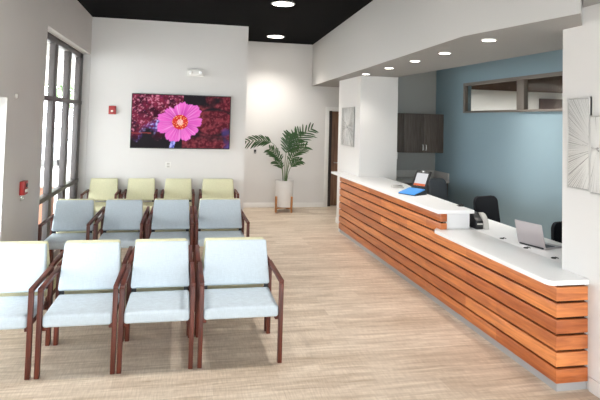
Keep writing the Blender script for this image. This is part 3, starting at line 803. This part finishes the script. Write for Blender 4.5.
# ------------------------------------------------------------------ outside the left windows
struct('ground_outside', bx(B(), -40, -T, -30, 60, -.25, -.05), M['concrete'])
b = B(); bx(b, -6.4, -.3, 2, 20, 3.15, 3.35)
for y in (4, 7, 10, 13, 16, 19): bx(b, -6.4, -.3, y, y+.15, 2.95, 3.15)
for y in (6.2, 19.4): bx(b, -6.3, -6.1, y, y+.2, -.05, 2.95)
o = obj('entrance_canopy', b, M['concrete']); tag(o, 'grey concrete entrance canopy outside the tall left window', 'canopy')
t = thing('parked_car', 'silver parked car seen blurred through the tall left window', 'car', (-3.6, 24, -.05))
b = B(); prism(b, [(21.9, .25), (22.0, .75), (22.9, .92), (23.5, 1.38), (25.0, 1.40), (25.8, .95), (26.2, .85), (26.2, .25)], -4.5, -2.8, .05, 'X')
obj('car_body', b, M['car_paint'], t)
b = B(); prism(b, [(23.0, .93), (23.55, 1.33), (24.95, 1.35), (25.6, .95)], -4.52, -2.78, .01, 'X')
obj('side_windows', b, M['grey_leather'], t)
for y in (22.8, 25.3):
    for x in (-4.45, -3.0):
        mt = Matrix.Translation((x, y, .27)) @ Matrix.Rotation(PI/2, 4, 'Y')
        obj('wheel', lathe(B(), [(.20, -.08), (.31, -.07), (.32, .08), (.2, .1)], 22, mtx=mt), M['rubber'], t)
def tree(x, y, h, label):
    t = thing('tree', label, 'tree', (x, y, -.05), 'trees outside the left windows')
    obj('trunk', tube(B(), [(x, y, -.05), (x+.1, y, h*.3), (x, y+.1, h*.6)], .16, 8, .07), M['bark'], t)
    b = B(); rr = random.Random(int(y))
    tt = bmesh.new()
    for k in range(1400):
        v = Vector((rr.gauss(0, 1), rr.gauss(0, 1), rr.gauss(0, 1))); v.normalize(); v *= rr.random()**.4
        p = Vector((x+v.x*h*.28, y+v.y*h*.28, h*.66+v.z*h*.33)); s = .16
        q = [Vector((rr.uniform(-1, 1), rr.uniform(-1, 1), rr.uniform(-1, 1)))*s for _ in range(2)]
        vs = [tt.verts.new(p+q[0]), tt.verts.new(p+q[1]), tt.verts.new(p-q[0]), tt.verts.new(p-q[1])]
        tt.faces.new(vs)
    merge(b, tt); obj('foliage', b, M['tree_leaf'], t)
tree(-4.6, 34, 6.5, 'green tree farther off behind the parked car, through the tall window')
tree(-6.4, 24, 5.0, 'smaller green tree left of the parked car, through the tall window')
o = obj('brick_pier', bx(B(), -.95, -.45, 9.6, 10.0, -.05, .72, .01), M['brick']); place(o, (-.7, 9.8, -.05))
tag(o, 'low orange brick pier outside the bottom corner of the tall window', 'brick pier')

# ------------------------------------------------------------------ light
w = bpy.data.worlds.new('sky'); S.world = w; w.use_nodes = True
nt = w.node_tree; bg = nt.nodes['Background']
sky = nt.nodes.new('ShaderNodeTexSky'); sky.sky_type = 'HOSEK_WILKIE'; sky.turbidity = 9; sky.sun_direction = Vector((-.3, -.5, .8)).normalized()
mx = nt.nodes.new('ShaderNodeMix'); mx.data_type = 'RGBA'; mx.inputs[0].default_value = .85
nt.links.new(sky.outputs[0], mx.inputs[6]); mx.inputs[7].default_value = (.95, .965, 1.0, 1)
nt.links.new(mx.outputs[2], bg.inputs[0]); bg.inputs[1].default_value = 13.5

def area(name, loc, rot, sx, sy, power, col, portal=False, spread=None, shape='RECTANGLE'):
    l = bpy.data.lights.new(name, 'AREA'); l.shape = shape; l.size = sx
    if shape == 'RECTANGLE': l.size_y = sy
    l.energy = power; l.color = col
    if portal: l.cycles.is_portal = True
    if spread: l.spread = spread
    o = bpy.data.objects.new(name, l); C.objects.link(o); o.location = loc; o.rotation_euler = rot
    return o
for n, wl in (('portal_tall_window', W1), ('portal_entrance', W2), ('portal_near', W4)):
    area(n, (-.27, (wl[0]+wl[1])/2, (wl[2]+wl[3])/2), (0, -PI/2, 0), wl[3]-wl[2], wl[1]-wl[0], 1, (1, 1, 1), True)
area('portal_rear', ((RW[0]+RW[1])/2, YR-.19, (RW[2]+RW[3])/2), (PI/2, 0, 0), RW[1]-RW[0], RW[3]-RW[2], 1, (1, 1, 1), True)
def spot(name, loc, power, ang, blend, col, rad, rot=(0, 0, 0)):
    l = bpy.data.lights.new(name, 'SPOT'); l.energy = power; l.spot_size = math.radians(ang); l.spot_blend = blend; l.color = col; l.shadow_soft_size = rad
    o = bpy.data.objects.new(name, l); C.objects.link(o); o.location = loc; o.rotation_euler = rot
WARM = (1, .95, .88)
spot('downlight_beam_far', (3.48, 11.22, H-.03), 190, 120, 1, WARM, .03)
spot('downlight_beam', (3.06, 8.01, H-.03), 120, 110, .6, WARM, .1)
for x, y, l in ((3.05, 4.75, 'third'), (1.1, 4.6, 'fourth'), (3.05, 1.6, 'fifth'), (1.1, 1.4, 'sixth')):  # added out-of-view downlights that brighten the floor and seats
    downlight('ceiling_downlight', x, y, H, .155, M['lamp'], 'added unseen downlight brightening the front seating area, %s from the far wall' % l, 'round downlights in the black ceiling')
    spot('downlight_beam', (x, y, H-.03), 150, 80, .8, (1, .97, .93), .14)
for x, y, l in SL: spot('soffit_beam', (x, y, SO-.02), 22, 100, .6, WARM, .04)
area('back_room_fill', (8.6, 9.3, 2.70), (0, 0, 0), 1.6, .6, 75, (1, .97, .92))  # unseen area light added to brighten the back room
area('reception_fill', (5.9, 6.6, 3.27), (0, 0, 0), .3, 1.2, 20, (1, .95, .88), spread=math.radians(75))  # added fill over the reception area, has no fixture

# ------------------------------------------------------------------ camera
f, cy, yaw, pitch, roll, cx = 544.603, 95.552, 11.904, 2.66, 1.503, 1.669
y, p, r = [math.radians(q) for q in (yaw, pitch, roll)]
F = Vector((math.sin(y)*math.cos(p), math.cos(y)*math.cos(p), math.sin(p)))
Rt = Vector((math.cos(y), -math.sin(y), 0)); U = Rt.cross(F)
R2_ = Rt*math.cos(r)+U*math.sin(r); U2 = U*math.cos(r)-Rt*math.sin(r)
cam = bpy.data.cameras.new('camera'); co = bpy.data.objects.new('camera', cam); C.objects.link(co)
mw = Matrix((R2_, U2, -F)).transposed().to_4x4(); mw.translation = Vector((cx, 0, 1.95))
co.matrix_world = mw
cam.sensor_fit = 'HORIZONTAL'; cam.sensor_width = 36; cam.lens = f*36/600
cam.shift_x = 0; cam.shift_y = -(200-cy)/600
cam.clip_start = .05; cam.clip_end = 200
S.camera = co
vs = S.view_settings; vs.view_transform = 'Standard'; vs.look = 'None'; vs.gamma = 1; vs.exposure = 0.36
